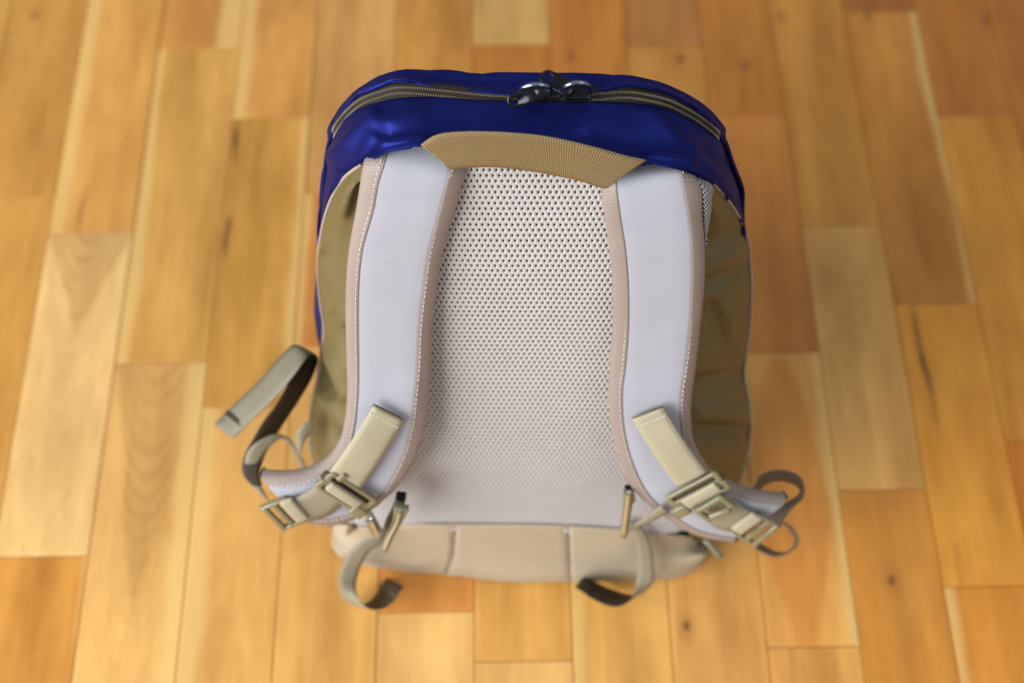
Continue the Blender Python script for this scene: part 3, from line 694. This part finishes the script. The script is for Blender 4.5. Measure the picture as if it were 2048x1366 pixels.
# --- buckles on the strap ends
NS = (N+V((0, 0, .25))).normalized()
def tri_glide(p0, p1, n0, sy, slots, name='slide_buckle', mat='plastic', th=.0035):
    a, b = P(*p0, n0), P(*p1, n0); m = frame(a, b, NS); L = (b-a).length; bm = bmesh.new()
    k_ = len(slots)
    for (yo, w_) in slots:
        ring(bm, m @ Matrix.Translation((0, yo, 0)), rrect(L, w_, min(w_*.3, .003)), rrect(L-.009, w_*.42, w_*.15), th, .0006)
    return bmobj(name, bm, M[mat], bag, True), m, L
# left: frame of the slide buckle with webbing looped over its bar
b1, m1, L1 = tri_glide((646, 956), (738, 1016), .047, .016, ((.005, .0105), (-.0045, .0105)))
bm = bmesh.new(); rbox(bm, m1 @ Matrix.Translation((-.002, -.0005, .003)), L1*.66, .0085, .004, .0016, 3); bmobj('webbing_roll', bm, M['patch'], bag, True)
bm = bmesh.new(); rbox(bm, m1 @ Matrix.Translation((.0185, -.007, .001)), .012, .0095, .004, .0012, 2); bmobj('buckle_tongue', bm, M['plastic'], bag, True)
bm = bmesh.new(); rbox(bm, m1 @ Matrix.Translation((-.0145, .0105, .0005)), .0045, .008, .005, .0009, 2); bmobj('buckle_tongue', bm, M['plastic'], bag, True)
b2, m2, L2 = tri_glide((1448, 958), (1345, 1012), .047, .016, ((-.005, .0105), (.0045, .0105)))
bm = bmesh.new(); rbox(bm, m2 @ Matrix.Translation((-.002, .0005, .003)), L2*.66, .0085, .004, .0016, 3); bmobj('webbing_roll', bm, M['patch'], bag, True)
bm = bmesh.new(); rbox(bm, m2 @ Matrix.Translation((.020, .007, .001)), .012, .0095, .004, .0012, 2); bmobj('buckle_tongue', bm, M['plastic'], bag, True)
# dark strips put in for the gap shade along the slide buckles
ribbon('webbing_fold_and_shade', [P(652, 940, .0455), P(640, 952, .0455)], [P(742, 1000, .0455), P(733, 1014, .0455)], M['webshade'], bag, .002, 4, 5)
ribbon('webbing_fold_and_shade', [P(1441, 946, .0455), P(1450, 958, .0455)], [P(1338, 1000, .0455), P(1346, 1014, .0455)], M['webshade'], bag, .002, 4, 5)
# webbing running from the slide buckle to the ladder lock
ribbon('adjuster_webbing', [P(640, 965, .0475), P(612, 985, .0475), P(578, 1003, .0480)], [P(688, 1006, .0475), P(656, 1032, .0475), P(614, 1043, .0480)], M['web'], bag, .0014, 20, 5)
ribbon('adjuster_webbing', [P(1452, 985, .0475), P(1480, 1010, .0475), P(1512, 1030, .0480)], [P(1400, 1030, .0475), P(1432, 1056, .0475), P(1476, 1066, .0480)], M['web'], bag, .0014, 20, 5)
def ladder(p0, p1, n0, s, flip):
    a, b = P(*p0, n0), P(*p1, n0); m = frame(a, b, NS); L = (b-a).length; bm = bmesh.new(); f = flip
    for yo in (.0075, 0, -.0078): rbox(bm, m @ Matrix.Translation((0, f*yo, .0005*yo*200)), L, .0042, .0036, .0011, 3)
    for sd in (-1, 1): rbox(bm, m @ Matrix.Translation((sd*(L/2-.001), 0, -.0004)), .0032, .022, .0048, .0012, 2)
    rbox(bm, m @ Matrix.Translation((0, -f*.0125, -.0012)), L*.8, .0042, .0024, .0010, 2)
    bmobj('ladder_lock_buckle', bm, M['plastic'], bag, True)
ladder((545, 1006), (588, 1050), .047, 1, -1)
ladder((1540, 1040), (1490, 1080), .047, 1, 1)
bm = bmesh.new(); a, b = P(570, 1000, .050), P(606, 1040, .050); m = frame(a, b, NS); rbox(bm, m, (b-a).length, .010, .004, .0016, 3); bmobj('webbing_roll', bm, M['patch'], bag, True)
bm = bmesh.new(); a, b = P(1515, 1030, .050), P(1472, 1062, .050); m = frame(a, b, NS); rbox(bm, m, (b-a).length, .010, .004, .0016, 3); bmobj('webbing_roll', bm, M['patch'], bag, True)
# open hook on the right buckle
a, b = P(1458, 1000, .054), P(1402, 1032, .054); m = frame(a, b, (NS+V((0, -.5, 0)))); bm = bmesh.new(); L = (b-a).length
ring(bm, m, rrect(L, .017, .003), rrect(L-.008, .0085, .002), .004, .0007)
bmobj('buckle_hook', bm, M['plasticg'], bag, True)
a, b = P(1432, 1030, .056), P(1448, 1024, .056); bm = bmesh.new(); rbox(bm, frame(a, b, NS), .017, .006, .005, .002, 3); bmobj('buckle_tongue', bm, M['plastic'], bag, True)
# chest clips hanging at the inner edges of the straps
def clip(name, pts, wds, n0, mat, th=.006):
    q = [P(x, y, n0+d) for x, y, d in pts]; 
    for i in range(len(q)-1):
        pass
    bm = bmesh.new()
    for i in range(len(q)-1):
        m = frame(q[i], q[i+1], NS); rbox(bm, m, (q[i+1]-q[i]).length*1.02, wds[i], th*(1 if i % 2 == 0 else .7), .0013, 3, wds[i+1]/wds[i] if i+1 < len(wds) else 1)
    return bmobj(name, bm, M[mat], bag, True)
clip('chest_clip', [(804, 1012, 0), (796, 1038, 0), (780, 1070, .001), (768, 1100, .002)], [.011, .0075, .0062, .005], .040, 'plasticg')
clip('chest_clip', [(1258, 985, 0), (1254, 1014, 0), (1250, 1048, .001), (1247, 1072, .002)], [.0085, .007, .0062, .005], .036, 'plasticg')
ribbon('chest_webbing', [P(790, 1000, .034), P(772, 1040, .036), P(758, 1078, .036)], [P(808, 1004, .034), P(796, 1045, .034), P(778, 1082, .034)], M['darkweb'], bag, .002, 20, 4)
ribbon('chest_webbing', [P(706, 1008, .047), P(726, 1030, .046), P(752, 1068, .042)], [P(726, 1000, .047), P(744, 1024, .046), P(768, 1066, .042)], M['web'], bag, .002, 20, 4)
ribbon('chest_webbing', [P(1322, 1010, .046), P(1290, 1034, .043), P(1262, 1050, .038)], [P(1338, 1024, .046), P(1300, 1044, .043), P(1264, 1058, .038)], M['web'], bag, .002, 20, 4)
clip('chest_slider', [(738, 1040, 0), (752, 1066, 0)], [.007, .005], .046, 'plastic')
clip('chest_slider', [(803, 988, 0), (799, 1006, 0)], [.008, .007], .030, 'black')
clip('chest_slider', [(1258, 974, 0), (1262, 1000, 0)], [.007, .006], .030, 'black')

tube('clip_glint', PL([(1257, 986, .041), (1254, 1014, .0415), (1250, 1046, .042), (1247, 1070, .042)]), .0016, M['glintbar'], bag, 8, 20)  # thin bright bars added as glints on the chest clips
tube('clip_glint', PL([(740, 1040, .050), (748, 1056, .050), (755, 1072, .049)]), .0016, M['glintbar'], bag, 8, 14)
tube('clip_glint', PL([(800, 1022, .0445), (792, 1048, .0445), (778, 1076, .045), (768, 1101, .045)]), .0012, M['glintbar'], bag, 8, 20)
# --- loose webbing
def rib(name, A, B, mat='web', n=70, pa=.35): return ribbon(name, A, B, M[mat], bag, .0014, n, 5, 0, M['webshade'], pa)
# long tail beside the left strap
zt = [.185, .190, .196, .203, .210, .222, .232, .243, .252, .254, .244, .226, .206, .186]
A_ = [(505, 972), (488, 953), (484, 931), (491, 904), (505, 880), (527, 843), (556, 804), (583, 753), (601, 702), (586, 690), (556, 718), (517, 762), (473, 804), (429, 848)]
B_ = [(524, 972), (520, 950), (522, 934), (533, 904), (546, 880), (571, 841), (600, 797), (625, 753), (636, 716), (618, 712), (584, 756), (548, 798), (507, 838), (466, 877)]
zt = [z-.06 for z in zt]; zb = [0, 0, -.002, -.006, -.012, -.02, -.024, -.026, -.02, .012, .02, .02, .016, .012]
rib('webbing_tail', [G(x, y, z) for (x, y), z in zip(A_, zt)], [G(x, y, z+d_) for (x, y), z, d_ in zip(B_, zt, zb)], 'tailweb', 110, .92)
# folded tip of the tail
ribbon('webbing_fold_and_shade', [G(430, 847, .1285), G(449, 829, .134)], [G(467, 876, .1405), G(486, 858, .146)], M['tailweb'], bag, .003, 4, 4)
ribbon('tip_shade_band', [G(449, 828, .1375), G(456, 821, .1395)], [G(487, 857, .1495), G(494, 849, .1515)], M['webshade'], bag, .0034, 4, 4)  # dark band put in for the shade at the tip's hump
# loop from the left ladder lock back to the side of the pack
rib('webbing_loop', GL([(492, 960, .125), (489, 932, .135), (495, 905, .145), (512, 886, .150), (534, 873, .150), (556, 868, .148), (578, 876, .142), (592, 896, .132), (606, 920, .120), (614, 945, .11)]), GL([(540, 1005, .115), (518, 960, .125), (520, 925, .135), (534, 900, .142), (548, 886, .145), (562, 878, .144), (574, 885, .138), (585, 902, .128), (597, 928, .116), (606, 955, .106)]), 'web')
rib('webbing_loop', GL([(590, 880, .14), (594, 862, .15), (606, 848, .155), (622, 842, .155)]), GL([(600, 915, .13), (606, 890, .14), (616, 872, .145), (628, 866, .145)]), 'web', 30)
# right loops, their shade put into the darker webbing colour
rib('webbing_loop', GL([(1500, 985, .12), (1511, 968, .13), (1521, 951, .135), (1543, 942, .14), (1572, 941, .14), (1597, 951, .138), (1608, 972, .133), (1605, 998, .125), (1583, 1018, .118), (1566, 1042, .112)]), GL([(1505, 1000, .11), (1516, 984, .12), (1532, 969, .126), (1556, 962, .13), (1580, 966, .13), (1596, 976, .128), (1599, 988, .123), (1574, 1004, .116), (1548, 1020, .110), (1534, 1042, .105)]), 'darkweb', 70, .9)
rib('webbing_loop', GL([(1560, 1040, .11), (1574, 1047, .108), (1588, 1058, .10), (1598, 1078, .09), (1594, 1092, .08), (1578, 1107, .07), (1551, 1114, .065), (1524, 1105, .065), (1506, 1092, .07)]), GL([(1556, 1044, .10), (1570, 1052, .098), (1580, 1062, .09), (1589, 1080, .08), (1584, 1096, .07), (1572, 1104, .065), (1551, 1103, .06), (1530, 1092, .06), (1514, 1082, .065)]), 'darkweb')
# lower loops curling onto the floor
rib('webbing_loop', GL([(760, 1079, .090), (738, 1080, .090), (717, 1088, .086), (693, 1112, .072), (679, 1144, .056), (678, 1168, .044), (685, 1195, .024), (705, 1208, .006), (735, 1205, .002), (756, 1182, .002), (772, 1157, .002)]), GL([(772, 1084, .080), (758, 1090, .080), (742, 1100, .076), (725, 1125, .062), (715, 1152, .046), (712, 1173, .036), (718, 1199, .036), (738, 1217, .040), (766, 1217, .042), (788, 1200, .042), (804, 1174, .042)]), 'web', 90)
ribbon('webbing_fold_and_shade', GL([(757, 1176, .0035), (774, 1156, .0035)]), GL([(789, 1196, .0435), (806, 1173, .0435)]), M['webshade'], bag, .003, 4, 4)
rib('webbing_loop', GL([(1252, 1040, .100), (1261, 1056, .094), (1272, 1080, .082), (1276, 1118, .062), (1274, 1158, .042), (1266, 1192, .034), (1250, 1208, .034), (1225, 1213, .034), (1190, 1200, .034), (1152, 1175, .034)]), GL([(1276, 1042, .096), (1288, 1059, .090), (1301, 1086, .078), (1308, 1131, .056), (1306, 1164, .038), (1284, 1187, .016), (1256, 1189, .006), (1221, 1178, .004), (1194, 1166, .004), (1166, 1157, .004)]), 'web', 90)
ribbon('webbing_fold_and_shade', GL([(1176, 1190, .0355), (1151, 1174, .0355)]), GL([(1192, 1165, .0055), (1165, 1156, .0055)]), M['webshade'], bag, .003, 4, 4)
# small tab under the right strap
ribbon('webbing_tab', GL([(1405, 1082, .06), (1436, 1118, .04)]), GL([(1418, 1078, .06), (1448, 1111, .04)]), M['web'], bag, .003, 6, 4)
